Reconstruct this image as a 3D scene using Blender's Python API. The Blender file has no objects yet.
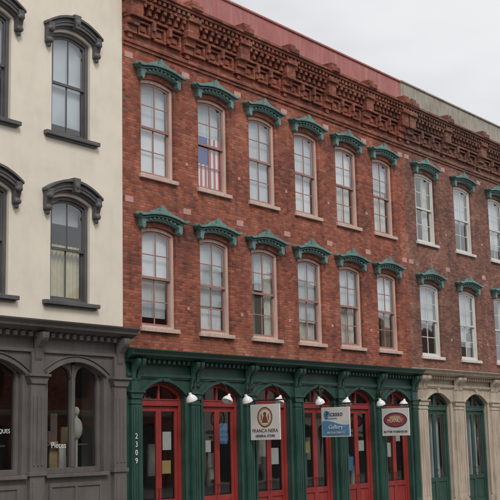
import bpy, bmesh, math, random
from mathutils import Matrix, Vector
random.seed(7)
scene=bpy.context.scene
col=scene.collection

# ------------------------------------------------------------------ node helpers
class NT:
    def __init__(s,nt): s.nt=nt; s.n=nt.nodes; s.l=nt.links
    def node(s,t,**k):
        n=s.n.new(t)
        for a,b in k.items(): setattr(n,a,b)
        return n
    def put(s,sock,v):
        if isinstance(v,bpy.types.NodeSocket): s.l.new(v,sock)
        elif v is not None: sock.default_value=v
    def math(s,op,a,b=None,c=None,clamp=False):
        n=s.node('ShaderNodeMath',operation=op); n.use_clamp=clamp
        s.put(n.inputs[0],a); s.put(n.inputs[1],b); s.put(n.inputs[2],c)
        return n.outputs[0]
    def mix(s,f,a,b,blend='MIX'):
        n=s.node('ShaderNodeMix',data_type='RGBA',blend_type=blend)
        s.put(n.inputs[0],f); s.put(n.inputs[6],a); s.put(n.inputs[7],b)
        return n.outputs[2]
    def ramp(s,f,stops,interp='LINEAR'):
        n=s.node('ShaderNodeValToRGB'); r=n.color_ramp; r.interpolation=interp
        while len(r.elements)<len(stops): r.elements.new(0.5)
        for e,(p,c) in zip(r.elements,stops): e.position=p; e.color=c if len(c)==4 else (*c,1)
        s.put(n.inputs[0],f); return n.outputs[0]
    def noise(s,vec,scale,detail=4,rough=.6):
        n=s.node('ShaderNodeTexNoise'); n.inputs['Scale'].default_value=scale
        n.inputs['Detail'].default_value=detail; n.inputs['Roughness'].default_value=rough
        s.l.new(vec,n.inputs['Vector']); return n.outputs[0]
    def xyz(s):
        g=s.node('ShaderNodeNewGeometry'); p=s.node('ShaderNodeSeparateXYZ'); s.l.new(g.outputs['Position'],p.inputs[0])
        return g.outputs['Position'],p.outputs[0],p.outputs[1],p.outputs[2]
    def vec(s,x,y,z=0.0):
        n=s.node('ShaderNodeCombineXYZ'); s.put(n.inputs[0],x); s.put(n.inputs[1],y); s.put(n.inputs[2],z); return n.outputs[0]
def newmat(name):
    m=bpy.data.materials.new(name); m.use_nodes=True
    t=NT(m.node_tree); b=m.node_tree.nodes['Principled BSDF']
    return m,t,b
def c4(c): return (*c,1)
def bump(t,b,h,strength=.4,dist=.01):
    n=t.node('ShaderNodeBump'); n.inputs['Strength'].default_value=strength; n.inputs['Distance'].default_value=dist
    t.l.new(h,n.inputs['Height']); t.l.new(n.outputs[0],b.inputs['Normal'])

def paint(name,c,rough=.55,var=.25,dirt=(.06,.05,.045),dirtamt=.35,bs=0,sx=9):
    m,t,b=newmat(name); pos,x,y,z=t.xyz()
    n1=t.noise(pos,1.3,4,.65)
    streak=t.noise(t.vec(t.math('MULTIPLY',x,sx),t.math('MULTIPLY',y,sx),t.math('MULTIPLY',z,1.1)),1.0,4,.68)
    dark=tuple(v*(1-var) for v in c); lite=tuple(min(1,v*(1+var*.5)+.01) for v in c)
    base=t.ramp(n1,[(.3,dark),(.5,c),(.72,lite)])
    f=t.math('MULTIPLY',t.ramp(streak,[(.47,(0,0,0)),(.72,(1,1,1))]),dirtamt)
    t.l.new(t.mix(f,base,c4(dirt)),b.inputs['Base Color'])
    b.inputs['Roughness'].default_value=rough
    if bs: bump(t,b,t.noise(pos,26,2,.7),bs,.004)
    return m

def brick(name,ramp,mortar,seed=0.,soot=.5,bw=.185,bh=.066,jitw=.62):
    m,t,b=newmat(name); pos,x,y,z=t.xyz()
    h=t.math('DIVIDE',t.math('ADD',x,t.math('ADD',y,seed+100)),bw)
    v=t.math('DIVIDE',t.math('ADD',z,50.),bh)
    row=t.math('FLOOR',v)
    h=t.math('ADD',h,t.math('MULTIPLY',t.math('MODULO',row,2.),.5))
    colm=t.math('FLOOR',h)
    wn=t.node('ShaderNodeTexWhiteNoise',noise_dimensions='2D'); t.l.new(t.vec(colm,row),wn.inputs['Vector'])
    wc=t.node('ShaderNodeSeparateColor'); t.l.new(wn.outputs[1],wc.inputs[0])
    jit=t.noise(pos,30,1,.6)
    fx=t.math('ADD',t.math('FRACT',h),t.math('MULTIPLY',t.math('SUBTRACT',jit,.5),.05))
    fz=t.math('ADD',t.math('FRACT',v),t.math('MULTIPLY',t.math('SUBTRACT',jit,.5),.14))
    dx=t.math('MULTIPLY',t.math('MINIMUM',fx,t.math('SUBTRACT',1.,fx)),bw)
    dz=t.math('MULTIPLY',t.math('MINIMUM',fz,t.math('SUBTRACT',1.,fz)),bh)
    d=t.math('MINIMUM',dx,dz)
    mask=t.ramp(d,[(.0035,(0,0,0)),(.0068,(1,1,1))])
    mid=t.noise(pos,.7,6,.74)
    f=t.math('ADD',t.math('MULTIPLY',t.math('SUBTRACT',wn.outputs[0],.5),jitw),t.math('MULTIPLY',t.math('SUBTRACT',mid,.5),2.5))
    f=t.math('ADD',f,.5,clamp=True)
    bc=t.ramp(f,ramp)
    burnt=t.math('GREATER_THAN',wc.outputs[0],.93)
    bc=t.mix(t.math('MULTIPLY',burnt,.5),bc,c4((.06,.028,.024)))
    pale=t.math('LESS_THAN',wc.outputs[0],.05)
    bc=t.mix(t.math('MULTIPLY',pale,.35),bc,c4((.50,.27,.19)))
    cc=t.mix(mask,c4(mortar),bc)
    streak=t.noise(t.vec(t.math('MULTIPLY',x,2.2),t.math('MULTIPLY',y,2.2),t.math('MULTIPLY',z,.4)),1.0,5,.7)
    s=t.math('MULTIPLY',t.ramp(streak,[(.44,(0,0,0)),(.70,(1,1,1))]),soot)
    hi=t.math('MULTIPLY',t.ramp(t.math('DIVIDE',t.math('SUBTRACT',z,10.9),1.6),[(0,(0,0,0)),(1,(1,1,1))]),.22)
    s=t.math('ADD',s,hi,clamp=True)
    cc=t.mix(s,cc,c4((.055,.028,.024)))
    eff=t.math('MULTIPLY',t.ramp(mid,[(.58,(0,0,0)),(.76,(1,1,1))]),.22)
    cc=t.mix(eff,cc,c4((.50,.34,.28)))
    t.l.new(cc,b.inputs['Base Color']); b.inputs['Roughness'].default_value=.9
    hgt=t.math('ADD',mask,t.math('MULTIPLY',wn.outputs[0],.4))
    bump(t,b,hgt,.8,.008)
    return m

def glassmat(name,tint=(.9,.93,.95),base=.05,gain=1.5,rough=.02,wav=.16):
    m=bpy.data.materials.new(name); m.use_nodes=True; t=NT(m.node_tree)
    t.n.clear(); out=t.node('ShaderNodeOutputMaterial')
    tr=t.node('ShaderNodeBsdfTransparent'); tr.inputs[0].default_value=c4(tint)
    gl=t.node('ShaderNodeBsdfGlossy'); gl.inputs['Roughness'].default_value=rough; gl.inputs[0].default_value=(.95,.97,1,1)
    lw=t.node('ShaderNodeLayerWeight'); lw.inputs[0].default_value=.5
    pos,x,y,z=t.xyz()
    n=t.noise(pos,1.6,1,.4); bp=t.node('ShaderNodeBump'); bp.inputs['Strength'].default_value=wav; bp.inputs['Distance'].default_value=.03
    t.l.new(n,bp.inputs['Height']); t.l.new(bp.outputs[0],gl.inputs['Normal'])
    f=t.math('ADD',t.math('MULTIPLY',t.math('POWER',lw.outputs['Facing'],4.),gain*.9),base+.05,clamp=True)
    mx=t.node('ShaderNodeMixShader'); t.put(mx.inputs[0],f); t.l.new(tr.outputs[0],mx.inputs[1]); t.l.new(gl.outputs[0],mx.inputs[2])
    t.l.new(mx.outputs[0],out.inputs[0]); return m
def flat(name,c,rough=.8,v=.12,s=8):
    m,t,b=newmat(name); pos,x,y,z=t.xyz(); n=t.noise(pos,s,2,.6)
    t.l.new(t.ramp(n,[(.3,tuple(q*(1-v) for q in c)),(.7,tuple(min(1,q*(1+v)) for q in c))]),b.inputs['Base Color'])
    b.inputs['Roughness'].default_value=rough; return m

M={}
M['brick']=brick('red_brick',[(0,(.12,.035,.024)),(.28,(.235,.060,.037)),(.52,(.35,.094,.052)),(.78,(.435,.13,.072)),(1,(.50,.20,.125))],(.24,.12,.09),0,.55)
M['brick2']=brick('brown_brick',[(0,(.08,.036,.027)),(.3,(.17,.066,.047)),(.6,(.265,.105,.072)),(.85,(.34,.15,.10)),(1,(.42,.23,.17))],(.22,.15,.12),3.7,.5)
M['brick3']=brick('tan_brick',[(0,(.15,.1,.07)),(.5,(.3,.2,.14)),(1,(.42,.3,.2))],(.35,.3,.25),5.1,.4)
M['stucco']=paint('cream_stucco',(.80,.735,.62),.9,.08,(.42,.37,.31),.16,.35,3)
M['redpar']=paint('painted_red_stucco',(.40,.15,.14),.85,.2,(.5,.30,.27),.5,.4)
M['conc']=paint('weathered_concrete',(.36,.33,.28),.9,.25,(.12,.10,.09),.5,.6)
M['teal']=paint('verdigris_paint',(.14,.255,.235),.6,.35,(.06,.075,.065),.6,0,14)
M['green']=paint('dark_green_paint',(.024,.076,.060),.45,.35,(.018,.03,.025),.5)
M['red']=paint('red_door_paint',(.31,.036,.032),.42,.25,(.10,.02,.02),.45)
M['grey']=paint('taupe_grey_paint',(.135,.121,.113),.55,.22,(.055,.048,.042),.4)
M['dgrey']=paint('dark_grey_paint',(.11,.106,.106),.6,.3,(.045,.043,.043),.5)
M['beige']=paint('beige_paint',(.52,.44,.35),.65,.2,(.16,.12,.09),.5)
M['frame']=paint('pink_cream_paint',(.60,.45,.38),.6,.18,(.28,.14,.11),.45,0,14)
M['sash']=paint('faded_red_paint',(.37,.20,.165),.6,.25,(.2,.1,.08),.4)
M['white']=paint('white_paint',(.68,.66,.61),.55,.1,(.3,.28,.25),.4,0,14)
M['stone']=paint('pink_stone',(.54,.31,.27),.85,.2,(.25,.14,.11),.4)
M['roof']=flat('tar_roof',(.08,.08,.08))
M['glass']=glassmat('window_glass',base=.08,gain=1.6)
M['shopglass']=glassmat('shop_glass',(.72,.76,.77),.06,1.4,.02,.04)
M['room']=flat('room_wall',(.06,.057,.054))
M['shade']=flat('roller_shade',(.58,.62,.64),.9,.22,.9)
M['shade2']=flat('white_blind',(.82,.83,.84),.9,.06,3)
M['curt']=flat('beige_curtain',(.62,.59,.52),.9,.15,5)
M['yel']=flat('yellow_curtain',(.58,.51,.31),.9,.1,5)
M['brown']=flat('brown_curtain',(.20,.15,.12),.9,.1,5)
M['blue']=flat('blue_cloth',(.03,.06,.32),.8,.1,5)
M['flagred']=flat('red_cloth',(.55,.04,.05),.8,.1,5)
M['metal']=flat('black_iron',(.02,.02,.02),.5)
M['enamel']=flat('white_enamel',(.8,.8,.78),.3,.03)
M['signw']=flat('sign_white',(.72,.71,.67),.5,.08,2)
M['signbrown']=flat('sign_brown',(.20,.075,.04),.5)
M['signblue']=flat('sign_blue',(.11,.27,.47),.5)
M['signnavy']=flat('sign_navy',(.03,.05,.13),.5)
M['signred']=flat('sign_red',(.36,.06,.05),.5)
M['signtan']=flat('sign_tan',(.55,.40,.22),.5)
M['paper']=flat('paper',(.75,.74,.68),.8,.05)
M['paperY']=flat('yellow_paper',(.6,.45,.15),.8,.05)

# ------------------------------------------------------------------ mesh builder
class B:
    def __init__(s): s.v=[]; s.f=[]; s.j=0
    def add(s,vs,fs):
        o=len(s.v); s.v+=[tuple(p) for p in vs]; s.f+=[tuple(i+o for i in f) for f in fs]
    def box(s,x0,x1,y0,y1,z0,z1):
        if s.j and (x1-x0)<1:
            r=lambda:random.uniform(-s.j,s.j); x0+=r();x1+=r();y0+=r()*1.3;z0+=r()*.5;z1+=r()*.5
        s.add([(x0,y0,z0),(x1,y0,z0),(x1,y1,z0),(x0,y1,z0),(x0,y0,z1),(x1,y0,z1),(x1,y1,z1),(x0,y1,z1)],
              [(0,3,2,1),(4,5,6,7),(0,1,5,4),(1,2,6,5),(2,3,7,6),(3,0,4,7)])
    def quad(s,a,b,c,d): s.add([a,b,c,d],[(0,1,2,3)])
    def prism_y(s,pts,y0,y1):
        n=len(pts); s.add([(x,y0,z) for x,z in pts]+[(x,y1,z) for x,z in pts],
            [tuple(range(n)),tuple(range(2*n-1,n-1,-1))]+[(i,i+n,(i+1)%n+n,(i+1)%n) for i in range(n)])
    def prism_x(s,pts,x0,x1):
        n=len(pts); s.add([(x0,y,z) for y,z in pts]+[(x1,y,z) for y,z in pts],
            [tuple(range(n)),tuple(range(2*n-1,n-1,-1))]+[(i,i+n,(i+1)%n+n,(i+1)%n) for i in range(n)])
    def strip(s,xs,zt,zb,y0,y1):
        n=len(xs); vs=[]
        for x,a,b in zip(xs,zt,zb): vs+=[(x,y0,b),(x,y0,a),(x,y1,a),(x,y1,b)]
        fs=[(0,1,2,3),tuple(4*(n-1)+k for k in (3,2,1,0))]
        for i in range(n-1):
            for k in range(4): fs.append((4*i+k,4*i+4+k,4*i+4+(k+1)%4,4*i+(k+1)%4))
        s.add(vs,fs)
    def ellipsoid(s,c,r,n=12,m=8):
        vs=[];fs=[]
        for j in range(m+1):
            a=math.pi*j/m
            for i in range(n):
                q=2*math.pi*i/n; vs.append((c[0]+r[0]*math.sin(a)*math.cos(q),c[1]+r[1]*math.sin(a)*math.sin(q),c[2]+r[2]*math.cos(a)))
        for j in range(m):
            for i in range(n): fs.append((j*n+i,j*n+(i+1)%n,(j+1)*n+(i+1)%n,(j+1)*n+i))
        s.add(vs,fs)
    def curtain(s,x0,x1,z0,z1,y,amp=.025,per=.09):
        n=max(6,int((x1-x0)/per*6)); ph=random.random()*6
        vs=[]
        for i in range(n+1):
            x=x0+(x1-x0)*i/n; yy=y+amp*math.sin(ph+2*math.pi*(x-x0)/per+.6*math.sin(7*x)); vs+=[(x,yy,z0),(x,yy*1.0+.004,z1)]
        s.add(vs,[(2*i,2*i+2,2*i+3,2*i+1) for i in range(n)])
    def tube(s,path,r,n=8):
        vs=[];fs=[]
        P=[Vector(p) for p in path]
        for i,p in enumerate(P):
            t=(P[min(i+1,len(P)-1)]-P[max(i-1,0)]).normalized()
            a=t.cross(Vector((0,0,1)))
            if a.length<.1: a=t.cross(Vector((1,0,0)))
            a.normalize(); b=t.cross(a)
            for k in range(n):
                q=2*math.pi*k/n; vs.append(p+r*(math.cos(q)*a+math.sin(q)*b))
        for i in range(len(P)-1):
            for k in range(n): fs.append((i*n+k,i*n+(k+1)%n,(i+1)*n+(k+1)%n,(i+1)*n+k))
        fs+= [tuple(range(n)),tuple((len(P)-1)*n+k for k in range(n-1,-1,-1))]
        s.add(vs,fs)
    def obj(s,name,mat,parent=None,bev=0,smooth=False,matrix=None):
        if not s.v: return None
        me=bpy.data.meshes.new(name); me.from_pydata(s.v,[],s.f); me.update()
        if 'glass' not in name:
            bm=bmesh.new(); bm.from_mesh(me); bmesh.ops.recalc_face_normals(bm,faces=bm.faces); bm.to_mesh(me); bm.free()
        me.materials.append(M[mat]); o=bpy.data.objects.new(name,me); col.objects.link(o)
        if smooth:
            for p in me.polygons: p.use_smooth=True
        if bev:
            b=o.modifiers.new('bevel','BEVEL'); b.width=bev; b.segments=1; b.limit_method='ANGLE'; b.angle_limit=math.radians(40)
        if parent: o.parent=parent
        if matrix is not None: o.matrix_local=matrix
        return o
def empty(name):
    o=bpy.data.objects.new(name,None); col.objects.link(o); return o
def text(body,size,mat,parent,matrix,name='lettering',depth=.004,align='CENTER'):
    cu=bpy.data.curves.new(name,'FONT'); cu.body=body; cu.size=size; cu.extrude=depth; cu.align_x=align; cu.align_y='CENTER'
    tmp=bpy.data.objects.new('tmp',cu); col.objects.link(tmp)
    dg=bpy.context.evaluated_depsgraph_get(); me=bpy.data.meshes.new_from_object(tmp.evaluated_get(dg))
    bpy.data.objects.remove(tmp); me.name=name; me.materials.clear(); me.materials.append(M[mat])
    o=bpy.data.objects.new(name,me); col.objects.link(o); o.parent=parent; o.matrix_local=matrix; return o

def az(op,x):
    cx,w,zb,zt,rise=op
    return zt-rise*((x-cx)/(w/2))**2
def wall(bw,br,x0,x1,z0,z1,y,ops,depth,seg=10):
    xs={round(x0,4),round(x1,4)}
    for cx,w,zb,zt,rise in ops:
        n=seg if rise>0 else 1
        for i in range(n+1): xs.add(round(cx-w/2+w*i/n,4))
    xs=sorted(x for x in xs if x0-1e-6<=x<=x1+1e-6)
    for a,b in zip(xs[:-1],xs[1:]):
        m=(a+b)/2; vo=sorted([o for o in ops if abs(m-o[0])<o[1]/2],key=lambda o:o[2])
        la=lb=z0
        for o in vo:
            if o[2]>max(la,lb): bw.quad((a,y,la),(b,y,lb),(b,y,o[2]),(a,y,o[2]))
            la,lb=az(o,a),az(o,b)
        bw.quad((a,y,la),(b,y,lb),(b,y,z1),(a,y,z1))
    for o in ops:
        cx,w,zb,zt,rise=o; l,r=cx-w/2,cx+w/2; zs=zt-rise
        br.quad((l,y,zb),(l,y+depth,zb),(l,y+depth,zs),(l,y,zs)); br.quad((r,y,zb),(r,y,zs),(r,y+depth,zs),(r,y+depth,zb))
        br.quad((l,y,zb),(r,y,zb),(r,y+depth,zb),(l,y+depth,zb))
        n=seg if rise>0 else 1
        for i in range(n):
            a=l+w*i/n; b=l+w*(i+1)/n
            br.quad((a,y,az(o,a)),(b,y,az(o,b)),(b,y+depth,az(o,b)),(a,y+depth,az(o,a)))

def arcpts(cx,w,zt,rise,n=12):
    xs=[cx-w/2+w*i/n for i in range(n+1)]
    return xs,[zt-rise*((x-cx)/(w/2))**2 for x in xs]

def sash_window(fr,sa,gl,op,y,fw=.085,cols=2,rows=2,setb=.07):
    cx,w,zb,zt,rise=op; l,r=cx-w/2,cx+w/2; zs=zt-rise; e=.002
    ya,yb=y+setb,y+setb+.13
    fr.box(l+e,l+fw,ya,yb,zb+e,zs-.01); fr.box(r-fw,r-e,ya,yb,zb+e,zs-.01)
    fr.box(l+fw+e,r-fw-e,ya,yb,zb+e,zb+.07)
    xs,za=arcpts(cx,w-2*e,zt-e,rise); fr.strip(xs,za,[z-fw for z in za],ya-.004,yb+.003)
    il,ir=l+fw,r-fw; zm=(zb+zt)/2
    for (s0,s1,yy,arch) in ((zb+.072,zm+.03,y+setb+.075,False),(zm-.03,zt-fw-.004,y+setb+.03,True)):
        st=.045; ztop=s1
        sa.box(il+.001,il+st,yy,yy+.035,s0,ztop-(rise if arch else 0)); sa.box(ir-st,ir-.001,yy,yy+.035,s0,ztop-(rise if arch else 0))
        sa.box(il+st,ir-st,yy+.002,yy+.033,s0+.001,s0+.06)
        if arch:
            xs,z2=arcpts(cx,w-2*fw,s1,rise*.9); sa.strip(xs,z2,[z-.055 for z in z2],yy+.003,yy+.032)
        else: sa.box(il+st,ir-st,yy+.002,yy+.033,s1-.05,s1-.001)
        for c in range(1,cols):
            x=il+(ir-il)*c/cols; sa.box(x-.014,x+.014,yy+.006,yy+.028,s0+.06,s1-.05)
        for q in range(1,rows):
            z=s0+(s1-s0)*q/rows; sa.box(il+st,ir-st,yy+.008,yy+.026,z-.012,z+.012)
        for c in range(cols):
            for q in range(rows):
                xa=il+.02+(ir-il-.04)*c/cols; xb=il+.02+(ir-il-.04)*(c+1)/cols; za_=s0+.02+(s1-s0-.04)*q/rows; zb_=s0+.02+(s1-s0-.04)*(q+1)/rows
                y0=yy+.017; tx=random.uniform(-.003,.003); tz=random.uniform(-.003,.003)
                gl.quad((xa,y0-tx-tz,za_),(xb,y0+tx-tz,za_),(xb,y0+tx+tz,zb_),(xa,y0-tx+tz,zb_))

def teal_crown(b,cx,z0,hw=.72):
    xs,zb=arcpts(cx,2*hw*.94,z0+.15,.13,14)
    b.strip(xs,[z+.13 for z in zb],zb,-.10,.015)
    b.strip([cx+(x-cx)*.97 for x in xs],[z+.06 for z in zb],[z+.03 for z in zb],-.125,-.095)
    n=18; X=[];T=[];L=[]
    for i in range(n+1):
        t=-1+2*i/n; X.append(cx+t*(hw+.15)); a=abs(t)
        z=z0+.30-.15*a**2+(.09*((a-.78)/.22)**2 if a>.78 else 0)
        T.append(z+.055*(1-.45*a**6)); L.append(z-.01)
    b.strip(X,T,L,-.23,.01)
    b.strip([cx+(x-cx)*.95 for x in X],[z-.012 for z in L],[z-.045 for z in L],-.17,.008)
    k=9
    for i in range(k):
        t=-1+2*(i+.5)/k; x=cx+t*hw*.9; z=z0+.30-.15*abs(t)**2-.055
        b.box(x-.03,x+.03,-.15,-.102,z-.05,z)
    for s in (-1,1):
        x=cx+s*hw*.9
        b.prism_y([(x-.075,z0+.16),(x-.06,z0-.05),(x,z0-.10),(x+.06,z0-.05),(x+.075,z0+.16)],-.145,.012)
        b.ellipsoid((cx+s*(hw+.13),-.12,z0+.235),(.045,.09,.045),8,6)
    zc=z0+.335
    for k,(ang,ln) in enumerate([(-74,.15),(-48,.17),(-24,.19),(0,.215),(24,.19),(48,.17),(74,.15)]):
        a=math.radians(ang); dx,dz=math.sin(a),math.cos(a); px,pz=dz,-dx; wd=.03
        pts=[(cx+px*wd*.3,zc+pz*wd*.3),(cx+dx*ln*.7+px*wd,zc+dz*ln*.7+pz*wd),(cx+dx*ln,zc+dz*ln),(cx+dx*ln*.7-px*wd,zc+dz*ln*.7-pz*wd),(cx-px*wd*.3,zc-pz*wd*.3)]
        b.prism_y(pts,-.16-.002*k,-.09)
    for s in (-1,1):
        b.strip([cx+s*(.12+.05*i) for i in range(7)],[zc+.10*(1-i/6)**1.3+.03 for i in range(7)],[zc-.03-.006*i for i in range(7)],-.15,-.085)

def bracket(b,x0,x1,y,z0,z1,proj):
    h=z1-z0; P=[(0,0),(.12,.0),(.2,.1),(.26,.3),(.34,.45),(.6,.6),(.85,.7),(.97,.8),(1,.9),(1,1),(0,1)]
    b.prism_x([(y-p*proj,z0+q*h) for p,q in P],x0,x1)

def shell(par,x0,x1,zt,yb,mat,zroof):
    b=B()
    b.quad((x0,0,-.7),(x0,yb,-.7),(x0,yb,zt),(x0,0,zt)); b.quad((x1,0,-.7),(x1,yb,-.7),(x1,yb,zt),(x1,0,zt))
    b.quad((x0,yb,-.7),(x1,yb,-.7),(x1,yb,zt),(x0,yb,zt)); b.obj('side_and_rear_walls',mat,par)
    r=B(); r.box(x0+.01,x1-.01,.35,yb-.01,zroof-.2,zroof); r.obj('roof','roof',par)
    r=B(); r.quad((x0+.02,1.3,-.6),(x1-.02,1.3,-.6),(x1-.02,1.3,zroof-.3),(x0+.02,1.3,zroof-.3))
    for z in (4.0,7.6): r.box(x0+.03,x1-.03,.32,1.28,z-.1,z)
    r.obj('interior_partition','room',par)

SW=-.6
# ================================================================== BRICK BUILDINGS
def brick_block(name,x0,x1,wins,ww,bm,par_mat,peakx,rows,frame,sash,crown_hw,zpar,blindf):
    E=empty(name)
    shell(E,x0,x1,zpar-.02,22,bm,12.2)
    w=B();rv=B();ops=[]
    for cx in wins:
        for z0,z1 in rows: ops.append((cx,ww,z0,z1,.10))
    wall(w,rv,x0,x1,3.4,12.5,0,ops,.24)
    w.obj('front_wall',bm,E); rv.obj('window_reveals',bm,E)
    fr=B();sa=B();gl=B();cr=B();si=B()
    for k,op in enumerate(ops):
        sash_window(fr,sa,gl,op,0)
        teal_crown(cr,op[0],op[3]-.02,crown_hw)
        si.box(op[0]-ww/2-.07,op[0]+ww/2+.07,-.075,.09,op[2]-.085,op[2]+.012)
    fr.obj('window_frames',frame,E,.006); sa.obj('window_sashes',sash,E); gl.obj('window_glass','glass',E)
    cr.obj('window_hoods','teal',E,.006); si.obj('window_sills',frame,E,.008)
    blindf(E,ops)
    st=B()
    px=[(a+b)/2 for a,b in zip(wins[:-1],wins[1:])]
    xx=[x0+.22]+px+([x1-.2] if x1<12.5 else [x1-.3])
    for x in xx:
        for z in (10.80,7.30): st.box(x-.14,x+.14,-.012,.02,z-.075,z+.075)
    for x in px:
        for dz in (4.9,8.5): st.box(x-.045,x+.045,-.015,.02,dz-.045,dz+.045)
    st.obj('stone_blocks','stone',E,.01)
    c=B(); c.j=.007
    c.box(x0,x1,-.075,.05,11.10,11.19); c.box(x0+.001,x1-.001,-.04,.05,11.02,11.0995)
    c.box(x0,x1,-.15,.05,11.78,11.855)
    bw=.36; pk=peakx
    for x in pk:
        c.box(x-bw/2,x+bw/2,-.12,.05,11.34,11.52); c.box(x-bw/2-.001,x+bw/2+.001,-.20,.05,11.52,11.70)
        c.box(x-bw/2-.02,x+bw/2+.02,-.30,.05,11.70,12.10); c.box(x-bw/2-.05,x+bw/2+.05,-.37,.05,12.10,12.24)
        c.box(x-bw/2-.03,x+bw/2+.03,-.45,.05,12.42,12.56); c.box(x-bw/2+.04,x+bw/2-.04,-.38,.05,12.56,12.68)
        c.box(x-.07,x+.07,-.08,.05,11.22,11.34)
    for a,b2 in zip(pk[:-1],pk[1:]):
        n=3; L=b2-a-bw; s=a+bw/2
        for i in range(n):
            p0=s+L*i/n+.06; p1=s+L*(i+1)/n-.06
            c.box(p0,p1,-.09,.05,11.36,11.43); c.box(p0,p1,-.088,.05,11.68,11.74)
            c.box(p0+.0,p0+.07,-.091,.05,11.43,11.68); c.box(p1-.07,p1,-.091,.05,11.43,11.68)
            m=(p0+p1)/2; c.box(m-.09,m+.09,-.045,.05,11.49,11.62)
            if i:
                xq=s+L*i/n; c.box(xq-.05,xq+.05,-.18,.05,11.56,11.78); c.box(xq-.045,xq+.045,-.11,.05,11.40,11.56)
        k=int(L/.22)
        for i in range(k):
            q=s+L*(i+.5)/k; c.box(q-.05,q+.05,-.20,.05,11.88,12.02); c.box(q-.055,q+.055,-.27,.05,12.02,12.12)
    c.box(x0,x1,-.28,.05,12.12,12.20)
    n=int((x1-x0)/.175)
    for i in range(n):
        q=x0+(x1-x0)*(i+.5)/n; c.box(q-.045,q+.045,-.345,.05,12.20,12.30)
    c.box(x0,x1,-.37,.05,12.305,12.38); c.box(x0-.0,x1+.0,-.42,.05,12.38,12.455)
    c.obj('corbelled_brick_cornice',bm,E,.006)
    p=B(); p.box(x0+.005,x1-.005,-.035,.30,12.456,zpar-.06); p.obj('parapet',par_mat,E,.01)
    p=B(); p.box(x0+.004,x1-.004,-.075,.34,zpar-.06,zpar+.01); p.obj('parapet_coping',par_mat,E,.015)
    return E

def blinds_mid(E,ops):
    s1=B();s2=B();cu=B();bl=B();br=B();rd=B();fw=B()
    for op in ops:
        cx,w,z0,z1,_=op; l,r=cx-w/2+.08,cx+w/2-.08; h=z1-z0; i=round(cx/2.1); top=z0>6; y=.23
        if top:
            if i==0: s1.box(l,r,y+.03,y+.035,z0+h*.5,z1); s2.box(l,r,y,y+.005,z0+.02,z0+h*.5)
            elif i==1:
                s1.box(l,r,y+.05,y+.055,z0,z1)
                zt=z0+h*.60; yf=.192
                xm=l+(r-l)*.5
                bl.box(l+.03,xm,yf,yf+.006,z0+h*.30,zt)
                for q in range(11):
                    xa=l+.03+(r-l-.06)*q/11; xb=l+.03+(r-l-.06)*(q+1)/11
                    zz=z0+h*.30 if xb<xm+.03 else zt
                    (rd if q%2==0 else fw).box(xa,xb,yf+.001,yf+.005,z0+.05,zz-.001)
            elif i==2: s1.box(l,r,y,y+.005,z0+.05,z1)
            elif i==3: s1.box(l,r,y,y+.005,z0+h*.45,z1); s2.box(l,r,y+.05,y+.055,z0,z0+h*.5)
            elif i==4: s2.box(l,r,y,y+.005,z0+h*.52,z1); cu.curtain(l,r,z0,z1,y+.05)
            else: s1.box(l,r,y,y+.005,z0+h*.6,z1); cu.curtain(l,r,z0,z1,y+.05)
        else:
            if i==0: s2.box(l,r,y,y+.005,z0+h*.5,z1); s1.box(l,r,y+.06,y+.065,z0+h*.12,z0+h*.55)
            elif i==1: s1.box(l,r,y,y+.005,z0+h*.3,z1); s2.box(l,r,y+.05,y+.055,z0,z0+h*.4)
            elif i==2: br.curtain(l,l+.3,z0,z1,y); cu.curtain(r-.3,r,z0,z1,y); s1.box(l,r,y+.06,y+.065,z0+h*.55,z1)
            elif i==3: s1.box(l,r,y,y+.005,z0+h*.25,z1); cu.curtain(l,r,z0,z0+h*.3,y+.05)
            elif i==4: s1.box(l,r,y,y+.005,z0+h*.5,z1); cu.curtain(l,r,z0,z0+h*.5,y+.05)
            else: s2.box(l,r,y,y+.005,z0+h*.45,z1); br.curtain(r-.5,r,z0,z1,y+.05)
    s1.obj('roller_shades','shade',E); s2.obj('white_blinds','shade2',E); cu.obj('curtains','curt',E,smooth=True); bl.obj('flag_canton','blue',E); br.obj('brown_curtains','brown',E,smooth=True)
    rd.obj('flag_red_stripes','flagred',E); fw.obj('flag_white_stripes','shade2',E)
def blinds_right(E,ops):
    s1=B();cu=B()
    for k,op in enumerate(ops):
        cx,w,z0,z1,_=op; l,r=cx-w/2+.08,cx+w/2-.08; h=z1-z0
        if k%3==0: s1.box(l,r,.24,.245,z0+h*.45,z1)
        elif k%3==1: cu.curtain(l,l+.45,z0,z1,.27); cu.curtain(r-.35,r,z0,z1,.27)
        else: s1.box(l,r,.24,.245,z0+h*.2,z1)
    s1.obj('roller_shades','shade',E); cu.obj('curtains','curt',E,smooth=True)

XM0,XM1=-1.22,11.86
rows=[(4.34,6.76),(7.97,10.40)]
mid=brick_block('brick_building',XM0,XM1,[2.1*i for i in range(6)],1.2,'brick','redpar',[-1.0,1.05,3.15,5.25,7.35,9.45,11.62],rows,'frame','sash',.72,13.33,blinds_mid)
XR1=29.4
right=brick_block('brick_building',XM1+.004,XR1,[13.22+2.72*i for i in range(6)],1.34,'brick2','conc',[12.1,14.58,17.3,20.02,22.74,25.46,28.2],[(4.28,6.70),(8.04,10.42)],'white','white',.76,13.36,blinds_right)

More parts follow.
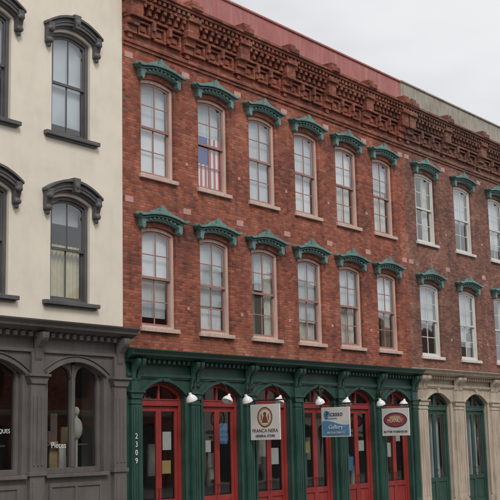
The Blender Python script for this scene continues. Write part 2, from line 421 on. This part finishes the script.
# ------------------------------------------------------------------ storefronts
def storefront(E,x0,x1,centers,ow,mat,ztop,zfr,pil=.30,sp=2.80,arch=.33):
    w=B();rv=B()
    ops=[(c,ow,SW+.0,sp+arch,arch) for c in centers]
    yf=-.10
    wall(w,rv,x0,x1,SW,ztop-.3,yf,ops,.24)
    w.quad((x0,yf,SW),(x0,.0,SW),(x0,.0,ztop-.3),(x0,yf,ztop-.3)); w.quad((x1,yf,SW),(x1,.0,SW),(x1,.0,ztop-.3),(x1,yf,ztop-.3))
    w.obj('storefront_panels',mat,E); rv.obj('storefront_reveals',mat,E)
    c=B(); h=ztop
    c.prism_x([(-.098,h-.30),(-.16,h-.28),(-.17,h-.22),(-.30,h-.17),(-.40,h-.13),(-.40,h-.085),(-.47,h-.03),(-.49,h-.02),(-.49,h+.0),(0.02,h+.055),(0.02,h-.30)],x0-.08,x1+.0)
    n=int((x1-x0)/.17)
    for i in range(n):
        x=x0+(x1-x0)*(i+.5)/n; c.box(x-.045,x+.045,-.245,-.15,h-.30,h-.215)
    c.box(x0,x1,-.155,-.095,zfr,zfr+.07); c.box(x0,x1,-.135,-.095,zfr-.035,zfr-.002)
    c.obj('storefront_cornice',mat,E,.004)
    a=B()
    for o in ops:
        xs,z=arcpts(o[0],ow+.10,o[3]+.05,arch*1.02,16); a.strip(xs,z,[q-.07 for q in z],-.145,-.096)
        a.prism_y([(o[0]-.05,o[3]-.03),(o[0]+.05,o[3]-.03),(o[0]+.075,zfr-.04),(o[0]-.075,zfr-.04)],-.185,-.097)
        for s in (-1,1): a.box(o[0]+s*(ow/2+.02)-.035,o[0]+s*(ow/2+.02)+.035,-.14,-.096,SW+.35,sp-.03)
    piers=[x0+(centers[0]-ow/2-x0)/2]+[(p+q)/2 for p,q in zip(centers[:-1],centers[1:])]+[x1-(x1-centers[-1]-ow/2)/2]
    for x in piers:
        hw=pil/2
        a.box(x-hw-.05,x+hw+.05,-.24,-.097,SW,SW+.28); a.box(x-hw-.03,x+hw+.03,-.22,-.098,SW+.28,SW+.34)
        a.box(x-hw,x+hw,-.185,-.099,SW+.34,sp-.1)
        for k in (-1,0,1): a.box(x+k*pil*.28-.022,x+k*pil*.28+.022,-.20,-.184,SW+.5,sp-.28)
        a.box(x-hw-.015,x+hw+.015,-.205,-.098,sp-.22,sp-.18)
        a.prism_y([(x-hw-.01,sp-.1),(x+hw+.01,sp-.1),(x+hw+.07,sp+.03),(x-hw-.07,sp+.03)],-.215,-.097)
        a.box(x-hw-.09,x+hw+.09,-.25,-.096,sp+.03,sp+.075)
        a.box(x-hw+.02,x+hw-.02,-.17,-.098,sp+.075,zfr-.036)
        bracket(a,x-hw+.01,x-.03,-.156,zfr-.10,h-.215,.22); bracket(a,x+.03,x+hw-.01,-.156,zfr-.10,h-.215,.22)
    a.obj('storefront_pilasters',mat,E,.005)
    return ops,piers

def shop_doors(E,ops,mat,yd=.015,kick=.95,bar=2.55,glass='shopglass'):
    f=B();g=B()
    for o in ops:
        cx,w,zb,zt,rise=o; l,r=cx-w/2+.003,cx+w/2-.003; t=.10
        f.box(l,l+t,yd,yd+.12,zb,zt-rise-.0); f.box(r-t,r,yd,yd+.12,zb,zt-rise-.0)
        xs,z=arcpts(cx,w-.006,zt-.003,rise,16); f.strip(xs,z,[q-.105 for q in z],yd-.004,yd+.116)
        f.box(l+t,r-t,yd-.02,yd+.11,bar,bar+.13); f.box(l+t,r-t,yd-.035,yd+.05,bar+.13,bar+.16)
        f.box(cx-.03,cx+.03,yd+.02,yd+.09,bar+.16,zt-.10)
        g.quad((l+t,yd+.06,bar+.1),(r-t,yd+.06,bar+.1),(r-t,yd+.06,zt-.05),(l+t,yd+.06,zt-.05))
        for a,b2 in ((l+t+.004,cx-.003),(cx+.003,r-t-.004)):
            s=.085; y0,y1=yd+.03,yd+.085; zt2=bar-.004
            f.box(a,a+s,y0,y1,zb+.02,zt2); f.box(b2-s,b2,y0,y1,zb+.02,zt2)
            f.box(a+s,b2-s,y0+.001,y1-.001,zt2-.12,zt2-.001); f.box(a+s,b2-s,y0+.001,y1-.001,zb+.021,zb+.2)
            f.box(a+s,b2-s,y0+.001,y1-.001,zb+kick-.07,zb+kick+.07)
            f.box(a+s,b2-s,y0+.025,y1-.01,zb+.2,zb+kick-.07); f.box(a+s+.05,b2-s-.05,y0+.012,y0+.026,zb+.27,zb+kick-.14)
            g.quad((a+s-.01,y0+.03,zb+kick),(b2-s+.01,y0+.03,zb+kick),(b2-s+.01,y0+.031,zt2-.1),(a+s-.01,y0+.029,zt2-.1))
    f.obj('shop_doors',mat,E,.005); g.obj('shop_door_glass',glass,E)
    hd=B()
    for o in ops:
        for s in (-1,1): hd.tube([(o[0]+s*.05,yd+.03,.45),(o[0]+s*.05,yd-.02,.47),(o[0]+s*.05,yd-.02,.66),(o[0]+s*.05,yd+.03,.68)],.01,6)
    hd.obj('door_handles','metal',E)

ops,piers=storefront(mid,XM0,XM1,[.0+2.12*i for i in range(6)],1.50,'green',3.80,3.2)
shop_doors(mid,ops,'red')
pp=B();py=B();pb=B()
for o,(dx,z,w_,h_,k) in zip([ops[0],ops[0],ops[1],ops[2],ops[3],ops[4],ops[5],ops[5],ops[1],ops[4]],[(.32,1.75,.3,.42,0),(.30,1.15,.3,.3,1),(-.3,1.6,.2,.28,0),(.3,1.3,.32,.42,0),(-.32,1.5,.22,.3,1),(.3,1.5,.3,.3,0),(-.3,1.35,.3,.42,0),(.3,1.7,.25,.2,0),(.3,1.9,.3,.5,2),(-.3,1.0,.3,.4,2)]):
    (pp,py,pb)[k].box(o[0]+dx-w_/2,o[0]+dx+w_/2,.09,.093,z-h_/2,z+h_/2)
pp.obj('door_notices','paper',mid); py.obj('door_posters','paperY',mid); pb.obj('door_bills','signblue',mid)
ds=B()
for o in ops:
    for k in range(5):
        x=o[0]+random.uniform(-.55,.5); w_=random.uniform(.12,.3); z=random.uniform(-.5,1.3)
        ds.box(x,x+w_,.55+.05*k,.6+.05*k,z,z+random.uniform(.25,.8))
ds.obj('display_goods','curt',mid)
for i,ch in enumerate('2309'):
    text(ch,.17,'enamel',mid,Matrix.Translation((piers[0]-.03,-.207,1.86-.18*i))@Matrix.Rotation(math.pi/2,4,'X'),'house_number')

XRs=XM1+.008
opsR,_=storefront(right,XRs,XR1,[13.18+2.72*i for i in range(6)],1.70,'beige',3.84,3.3,pil=.56)
shop_doors(right,opsR,'green',glass='glass')
cc=B()
for o in opsR: cc.box(o[0]-.7,o[0]+.7,.30,.305,.4,2.9)
cc.obj('door_shades','shade',right)

# ================================================================== LEFT STUCCO BUILDING
L=empty('stucco_building'); LX0,LX1=-17.4,-1.225
shell(L,LX0,LX1,13.7,22,'stucco',12.9)
wc=[-2.84-2.3*i for i in range(6)]
w=B();rv=B();opsL=[]
for cx in wc: opsL+=[(cx,1.16,4.72,7.06,.14),(cx,1.16,8.40,10.80,.14)]
wall(w,rv,LX0,LX1,4.0,13.7,0,opsL,.24); w.obj('front_wall','stucco',L); rv.obj('window_reveals','stucco',L)
fr=B();sa=B();gl=B();si=B();hd=B()
for o in opsL:
    sash_window(fr,sa,gl,o,0,rows=1)
    si.box(o[0]-.80,o[0]+.80,-.12,.07,o[2]-.08,o[2]+.01); si.box(o[0]-.74,o[0]+.74,-.07,.01,o[2]-.12,o[2]-.082)
    cx=o[0]; zt=o[3]
    xs,z=arcpts(cx,1.52,zt+.29,.26,18); hd.strip(xs,z,[q-.17 for q in z],-.13,.01)
    xs2,z2=arcpts(cx,1.66,zt+.35,.29,18); hd.strip(xs2,z2,[q-.06 for q in z2],-.19,.012)
    xs3,z3=arcpts(cx,1.30,zt+.13,.20,18); hd.strip(xs3,z3,[q-.055 for q in z3],-.08,.011)
    xs4,z4=arcpts(cx,1.44,zt+.22,.235,18); hd.strip(xs4,z4,[q-.03 for q in z4],-.15,-.12)
    for s in (-1,1):
        x=cx+s*.72
        hd.prism_x([(.01,zt-.40),(-.05,zt-.41),(-.10,zt-.36),(-.09,zt-.28),(-.13,zt-.16),(-.17,zt-.05),(-.17,zt+.05),(.01,zt+.05)],x-.08,x+.08)
        hd.ellipsoid((x,-.09,zt-.36),(.095,.07,.075),12,8); hd.ellipsoid((x,-.13,zt-.10),(.10,.07,.08),12,8)
        hd.ellipsoid((x,-.06,zt-.46),(.05,.05,.06),10,6)
    hd.prism_y([(cx-.06,zt+.06),(cx+.06,zt+.06),(cx+.10,zt+.38),(cx-.10,zt+.38)],-.225,-.05)
    hd.ellipsoid((cx,-.22,zt+.2),(.06,.04,.08),10,8)
fr.obj('window_frames','dgrey',L,.006); sa.obj('window_sashes','dgrey',L); gl.obj('window_glass','glass',L); si.obj('window_sills','dgrey',L,.01); hd.obj('window_hoods','dgrey',L,.006)
ye=B();sh=B()
for k,o in enumerate(opsL):
    cx,ww,z0,z1,_=o; l,r=cx-ww/2+.08,cx+ww/2-.08; h=z1-z0
    if z0<6: ye.curtain(l,r,z0,z0+h*.55,.26,.02,.12); sh.box(l,r,.30,.305,z0+h*.75,z1)
    else: sh.box(l,r,.24,.245,z0+h*(.12 if k%4==1 else .4),z1)
ye.obj('yellow_curtains','yel',L,smooth=True); sh.obj('roller_shades','shade',L)
cn=B(); cn.prism_x([(0.02,12.9),(-.1,12.92),(-.15,13.1),(-.3,13.2),(-.45,13.4),(-.5,13.6),(-.5,13.7),(.3,13.75),(.3,12.9)],LX0,LX1); cn.obj('roof_cornice','dgrey',L)
w=B();rv=B(); so=[(-2.74-2.3*i,1.62,1.12,3.46,.30) for i in range(6)]
wall(w,rv,LX0,LX1,SW,4.02,-.10,so,.24); w.quad((LX1,-.10,SW),(LX1,0,SW),(LX1,0,4.02),(LX1,-.10,4.02)); w.obj('storefront_panels','grey',L); rv.obj('storefront_reveals','grey',L)
c=B(); h=4.24
c.prism_x([(-.098,h-.34),(-.17,h-.31),(-.18,h-.24),(-.32,h-.18),(-.42,h-.14),(-.42,h-.09),(-.50,h-.03),(-.51,h),(.02,h+.05),(.02,h-.34)],LX0,LX1+.05)
n=int((LX1-LX0)/.2)
for i in range(n):
    x=LX0+(LX1-LX0)*(i+.5)/n; c.box(x-.05,x+.05,-.26,-.16,h-.33,h-.235)
c.box(LX0,LX1,-.15,-.097,3.60,3.67)
c.obj('storefront_cornice','grey',L,.004)
a=B();g=B();f=B()
for o in so:
    cx,ow,zb,zt,rise=o
    xs,z=arcpts(cx,ow+.12,zt+.06,rise,16); a.strip(xs,z,[q-.08 for q in z],-.15,-.096)
    xs,z=arcpts(cx,ow+.36,zt+.13,rise*1.2,16); a.strip(xs,z,[q-.03 for q in z],-.125,-.096)
    a.box(cx-ow/2-.08,cx+ow/2+.08,-.19,-.05,zb-.07,zb+.003)
    a.box(cx-ow/2+.05,cx+ow/2-.05,-.125,-.096,SW+.25,SW+.33); a.box(cx-ow/2+.05,cx+ow/2-.05,-.125,-.096,zb-.27,zb-.19)
    for s in (-1,1): a.box(cx+s*(ow/2-.09)-.04,cx+s*(ow/2-.09)+.04,-.125,-.096,SW+.33,zb-.27)
    a.box(cx-.04,cx+.04,-.125,-.096,SW+.33,zb-.27)
    yy=.0; l,r=cx-ow/2+.003,cx+ow/2-.003
    f.box(l,l+.08,yy,yy+.12,zb+.003,zt-rise); f.box(r-.08,r,yy,yy+.12,zb+.003,zt-rise); f.box(l+.08,r-.08,yy,yy+.12,zb+.003,zb+.12)
    f.box(cx-.05,cx+.05,yy-.01,yy+.115,zb+.12,zt-.06)
    for s in (-1,1):
        mcx=cx+s*(ow/4-.0); hw=ow/2-.12
        n=16; xs=[mcx-hw/2+hw*i/n for i in range(n+1)]
        inn=[zt-.36+.28*math.sqrt(max(0,1-((x-mcx)/(hw/2))**2)) -.0 for x in xs]
        out=[az((cx,ow,zb,zt,rise),x)-.002 for x in xs]
        f.strip(xs,out,[min(i_,o_-.03) for i_,o_ in zip(inn,out)],yy+.004,yy+.10)
    g.quad((l,yy+.07,zb),(r,yy+.07,zb),(r,yy+.07,zt),(l,yy+.07,zt))
pl=[LX1-.28]+[(p[0]+q[0])/2 for p,q in zip(so[:-1],so[1:])]
for x in pl:
    hw=.19
    a.box(x-hw-.06,x+hw+.06,-.26,-.097,SW,SW+.34); a.box(x-hw,x+hw,-.20,-.099,SW+.34,2.95)
    a.box(x-hw+.06,x+hw-.06,-.215,-.199,SW+.5,1.0); a.box(x-hw-.04,x+hw+.04,-.23,-.098,1.10,1.18)
    for k in (-1,0,1): a.box(x+k*.11-.025,x+k*.11+.025,-.217,-.198,1.3,2.7)
    a.prism_y([(x-hw-.01,2.95),(x+hw+.01,2.95),(x+hw+.08,3.10),(x-hw-.08,3.10)],-.23,-.097); a.box(x-hw-.1,x+hw+.1,-.27,-.096,3.10,3.15)
    a.box(x-hw+.03,x+hw-.03,-.18,-.098,3.15,3.60)
    bracket(a,x-.09,x+.09,-.15,3.42,4.0,.27)
a.obj('storefront_pilasters','grey',L,.005); f.obj('shop_window_frames','grey',L,.005); g.obj('shop_window_glass','shopglass',L)
text('Pieces',.17,'paper',L,Matrix.Translation((so[0][0]-.35,.060,1.70))@Matrix.Rotation(math.pi/2,4,'X'),'window_lettering',.002)
text('ANTIQUES',.12,'paper',L,Matrix.Translation((so[1][0]+.35,.060,2.0))@Matrix.Rotation(math.pi/2,4,'X'),'window_lettering',.002)
d=B();d2=B();d3=B()
for o in so:
    for k in range(9):
        x=o[0]+random.uniform(-.7,.55); z=random.choice((1.15,1.15,1.75)); q=random.choice((d,d2,d3))
        q.box(x,x+random.uniform(.1,.28),.35+.05*k,.385+.05*k,z,z+random.uniform(.25,.7))
    d.box(o[0]-.75,o[0]+.75,.34,.80,1.70,1.73)
    # mannequin bust on a stand
    x=o[0]+.38
    d3.ellipsoid((x,.30,2.05),(.16,.10,.24),14,10); d3.ellipsoid((x,.30,2.42),(.065,.07,.10),12,8); d3.tube([(x,.30,1.12),(x,.30,2.36)],.03)
d.obj('display_shelves','brown',L); d2.obj('display_boxes','signtan',L); d3.obj('display_mannequins','curt',L)
d=B()
for o in so: d.curtain(o[0]-.78,o[0]-.5,1.2,3.4,.28)
d.obj('window_drapes','shade',L)

# ================================================================== SIGNS AND LAMPS
def gooseneck(cx,side,y0=-.20):
    E=empty('gooseneck_lamp')
    b=B(); lx=cx+side*.66; ly=-.62; lz=2.68
    pts=[]
    ctrl=[Vector((cx+side*.10,y0,3.02)),Vector((cx+side*.22,y0-.22,3.24)),Vector((lx-side*.02,ly+.02,3.22)),Vector((lx,ly,lz+.17))]
    for i in range(15):
        t=i/14; pts.append(sum((c*k for c,k in zip(ctrl,[(1-t)**3,3*t*(1-t)**2,3*t*t*(1-t),t**3])),Vector()))
    b.tube(pts,.011,8); b.ellipsoid((ctrl[0].x,y0+.0,3.02),(.05,.025,.05))
    b.obj('arm','metal',E,smooth=True)
    s=B(); n=20; prof=[(.028,.17),(.04,.13),(.05,.11),(.085,.085),(.12,.04),(.135,-.01),(.14,-.03),(.132,-.03),(.115,.03),(.07,.075),(.0,.08)]
    vs=[];fs=[]
    for r,z in prof:
        for i in range(n):
            q=2*math.pi*i/n; vs.append((r*math.cos(q),r*math.sin(q),z))
    for j in range(len(prof)-1):
        for i in range(n): fs.append((j*n+i,j*n+(i+1)%n,(j+1)*n+(i+1)%n,(j+1)*n+i))
    s.add(vs,fs)
    s.obj('shade','enamel',E,smooth=True,matrix=Matrix.Translation((lx,ly,lz))@Matrix.Rotation(side*math.radians(24+random.uniform(-8,8)),4,'Y'))
    s=B(); s.ellipsoid((lx-side*.01,ly,lz+.01),(.045,.045,.06)); s.obj('bulb','enamel',E,smooth=True)
for cx in (1.06,3.16,6.32,9.46):
    for s in (-1,1): gooseneck(cx,s)

def disc(b,cy,cz,ry,rz,x0,x1,n=32):
    b.prism_x([(cy+ry*math.cos(2*math.pi*i/n),cz+rz*math.sin(2*math.pi*i/n)) for i in range(n)],x0,x1)
def sign(cx,kind):
    E=empty('hanging_shop_sign'); y0,y1=-1.14,-.22; zc=2.16; h=.88 if kind==0 else .80; z0,z1=zc-h/2,zc+h/2; t=.02
    a=B(); a.tube([(cx,-.19,z1+.10),(cx,y0-.12,z1+.10)],.018); a.ellipsoid((cx,y0-.14,z1+.10),(.035,.035,.035))
    a.tube([(cx,-.19,z1+.42),(cx,-.55,z1+.11)],.009)
    for y in (y0+.15,y1-.15): a.tube([(cx,y,z1-.02),(cx,y,z1+.10)],.008)
    a.box(cx-.05,cx+.05,-.215,-.19,z1-.02,z1+.5)
    a.obj('bracket','metal',E,smooth=False)
    p=B(); p.box(cx-t,cx+t,y0,y1,z0,z1); p.obj('panel','signw',E,.006)
    yc=(y0+y1)/2
    for s in (-1,1):
        e=lambda k:(cx+t-.002,cx+t+.002+.0015*k) if s>0 else (cx-t-.002-.0015*k,cx-t+.002)
        T=lambda y,z,k:Matrix.Translation((cx+s*(t+.004+.0015*k),y,z))@Matrix(((0,0,s,0),(s,0,0,0),(0,1,0,0),(0,0,0,1)))
        if kind==0:
            b=B(); disc(b,yc,zc+.12,.235,.255,*e(0)); b.obj('emblem_ring','signbrown',E)
            b=B(); disc(b,yc,zc+.12,.20,.22,*e(1)); b.obj('emblem_field','signtan',E)
            b=B(); disc(b,yc,zc+.12,.165,.18,*e(1.5)); b.obj('emblem_centre','signw',E)
            b=B(); disc(b,yc,zc+.20,.05,.055,*e(2)); b.prism_x([(yc-.10,zc-.02),(yc+.10,zc-.02),(yc+.05,zc+.15),(yc-.05,zc+.15)],*e(2.4)); b.obj('emblem_figure','signbrown',E)
            b=B(); disc(b,yc-.11,zc+.12,.022,.09,*e(2)); disc(b,yc+.11,zc+.12,.022,.09,*e(2)); b.obj('emblem_sprigs','signred',E)
            text('FRANCA NERA',.12,'signbrown',E,T(yc,zc-.21,0)); text('GENERAL STORE',.08,'signnavy',E,T(yc,zc-.34,0))
        elif kind==1:
            b=B(); n=24
            ys=[y0+.02+(y1-y0-.04)*i/n for i in range(n+1)]
            top=[zc-.02+.06*math.sin(5*(y-yc))for y in ys]
            b.prism_x([(y,z) for y,z in zip(ys,top)]+[(ys[-1],z0+.03),(ys[0],z0+.03)],*e(0)); b.obj('blue_wave','signblue',E)
            b=B(); disc(b,yc-s*.30,zc+.20,.08,.11,*e(1)); b.prism_x([(yc-.05,zc+.08),(yc+.35,zc+.08),(yc+.33,zc+.11),(yc-.05,zc+.11)],*e(1)); b.obj('sail_emblem','signblue',E)
            text('Picasso',.19,'signnavy',E,T(yc-.03*s,zc+.22,1)); text('Gallery',.16,'signw',E,T(yc,zc-.14,3)); text('ARTS & CRAFTS',.08,'signw',E,T(yc,zc-.29,3))
        else:
            b=B(); disc(b,yc,zc+.06,.40,.22,*e(0)); b.obj('oval_border','signnavy',E)
            b=B(); disc(b,yc,zc+.06,.36,.185,*e(1)); b.obj('oval','signred',E)
            b=B(); disc(b,yc,zc+.13,.2,.06,*e(2)); b.obj('oval_highlight','signtan',E)
            text('PEANUT',.14,'signw',E,T(yc,zc+.03,4)); text('BUTTER WAREHOUSE',.08,'signnavy',E,T(yc,zc-.28,1))
sign(3.14,0); sign(6.32,1); sign(9.50,2)

# ================================================================== GROUND
def groundmat(name,c,sc=20,v=.25,joint=0):
    m,t,b=newmat(name); pos,x,y,z=t.xyz(); n=t.noise(pos,sc,3,.7); n2=t.noise(pos,.5,3,.6)
    f=t.math('ADD',t.math('MULTIPLY',n,.5),t.math('MULTIPLY',n2,.5))
    cc=t.ramp(f,[(.35,tuple(q*(1-v) for q in c)),(.65,tuple(q*(1+v) for q in c))])
    if joint:
        j=t.math('MINIMUM',t.math('FRACT',t.math('DIVIDE',t.math('ADD',x,200.),joint)),t.math('FRACT',t.math('DIVIDE',t.math('ADD',y,200.),joint)))
        cc=t.mix(t.math('LESS_THAN',j,.012),cc,c4(tuple(q*.4 for q in c)))
    t.l.new(cc,b.inputs['Base Color']); b.inputs['Roughness'].default_value=.9; return m
M['earth']=groundmat('earth',(.16,.15,.12),3); M['asphalt']=groundmat('asphalt',(.05,.05,.05),60)
M['walk']=groundmat('concrete_walk',(.30,.28,.25),30,.15,1.5); M['kerb']=groundmat('kerb_stone',(.33,.31,.28),30); M['mark']=flat('road_paint',(.7,.7,.66),.8,.2)
b=B(); b.quad((-600,-600,-.90),(600,-600,-.90),(600,600,-.90),(-600,600,-.90)); b.obj('ground','earth')
b=B(); b.quad((-200,-15.2,-.85),(200,-15.2,-.85),(200,-3.4,-.85),(-200,-3.4,-.85)); b.obj('road','asphalt')
b=B()
for i in range(-30,31): b.box(i*6-1.5,i*6+1.5,-9.35,-9.23,-.846,-.8455)
for i in range(-60,61): b.box(i*2.8-.05,i*2.8+.05,-5.6,-3.6,-.846,-.8455)
b.obj('road_markings','mark')
b=B(); b.box(-200,200,-3.4,-3.2,-.95,-.598); b.box(-200,200,-15.4,-15.2,-.95,-.598); b.obj('kerb','kerb')
b=B(); b.box(-200,200,-3.2,-.02,-.95,SW); b.box(-200,200,-21.9,-15.4,-.95,SW); b.obj('pavement','walk')

def opp(x0,x1,h,mat,n):
    E=empty('commercial_building'); w=B();rv=B();g=B();ops=[]
    for i in range(n):
        cx=x0+(x1-x0)*(i+.5)/n
        for z in (3.9,7.4):
            if z+2.2<h-.8: ops.append((cx,1.15,z,z+2.2,.1))
        ops.append((cx,(x1-x0)/n*.72,SW+.1,2.7,.2))
    wall(w,rv,x0,x1,SW-.1,h,0,ops,.25)
    g.quad((x0,.2,SW),(x1,.2,SW),(x1,.2,h-.5),(x0,.2,h-.5))
    g2=B(); g2.prism_x([(0,h-.4),(-.2,h-.3),(-.35,h),(.0,h+.05)],x0,x1); g2.prism_x([(0,3.0),(-.2,3.1),(-.3,3.3),(0,3.35)],x0,x1)
    s=B(); s.quad((x0,0,-.7),(x0,14,-.7),(x0,14,h),(x0,0,h)); s.quad((x1,0,-.7),(x1,14,-.7),(x1,14,h),(x1,0,h)); s.quad((x0,14,-.7),(x1,14,-.7),(x1,14,h),(x0,14,h)); s.quad((x0,0,h-.01),(x1,0,h-.01),(x1,14,h-.01),(x0,14,h-.01))
    for bb,nm,mm in ((w,'front_wall',mat),(rv,'reveals',mat),(g,'glazing','room'),(g2,'cornices','beige'),(s,'other_walls',mat)): bb.obj(nm,mm,E)
    E.matrix_world=Matrix.Translation((0,-22,0))@Matrix.Rotation(math.pi,4,'Z')
opp(-62,-42,9.4,'brick3',7); opp(-41.9,-28,11.3,'stucco',5); opp(-27.9,-12,8.6,'brick',6); opp(-11.9,4,10.2,'brick3',6); opp(4.1,20,11.5,'conc',6); opp(20.1,40,9,'brick2',7)

# ================================================================== CAMERA
yaw,pit,rol=[math.radians(a) for a in (37.59,9.69,-1.29)]
F=Vector((math.cos(yaw)*math.cos(pit),math.sin(yaw)*math.cos(pit),math.sin(pit)))
R=Vector((math.sin(yaw),-math.cos(yaw),0)); U=R.cross(F)
R2=math.cos(rol)*R+math.sin(rol)*U; U2=-math.sin(rol)*R+math.cos(rol)*U
cam=bpy.data.cameras.new('camera'); co=bpy.data.objects.new('camera',cam); col.objects.link(co)
mm=Matrix((R2,U2,-F)).transposed().to_4x4(); mm.translation=Vector((-19.43,-17.69,1.7)); co.matrix_world=mm
cam.sensor_width=36; cam.lens=36*1119/500; cam.clip_start=.1; cam.clip_end=3000
scene.camera=co

# ================================================================== LIGHT
sd=Vector((-.40,-.72,.95)).normalized()
el=math.asin(sd.z); azm=math.atan2(sd.x,sd.y)
W=bpy.data.worlds.new('World'); scene.world=W; W.use_nodes=True; t=NT(W.node_tree)
bg=t.n['Background']; sky=t.node('ShaderNodeTexSky',sky_type='NISHITA'); sky.sun_disc=False; sky.sun_elevation=el; sky.sun_rotation=azm
sky.air_density=1.2; sky.dust_density=3
tc=t.node('ShaderNodeTexCoord'); mp=t.node('ShaderNodeMapping'); mp.inputs['Scale'].default_value=(1,1,2.6); t.l.new(tc.outputs['Generated'],mp.inputs[0])
n=t.noise(mp.outputs[0],2.3,4,.55)
cloud=t.ramp(n,[(.3,(6.5,6.6,6.85)),(.5,(7.7,7.78,7.95)),(.7,(8.5,8.5,8.55))])
cover=t.ramp(n,[(.28,(.84,.84,.84)),(.5,(.98,.98,.98))])
t.l.new(t.mix(cover,sky.outputs[0],cloud),bg.inputs[0]); bg.inputs[1].default_value=.108
sun=bpy.data.lights.new('sun','SUN'); sun.energy=1.75; sun.angle=math.radians(17); sun.color=(1,.965,.92)
so_=bpy.data.objects.new('sun',sun); col.objects.link(so_); so_.rotation_euler=sd.to_track_quat('Z','Y').to_euler()
scene.view_settings.view_transform='Standard'; scene.view_settings.look='None'; scene.view_settings.exposure=0
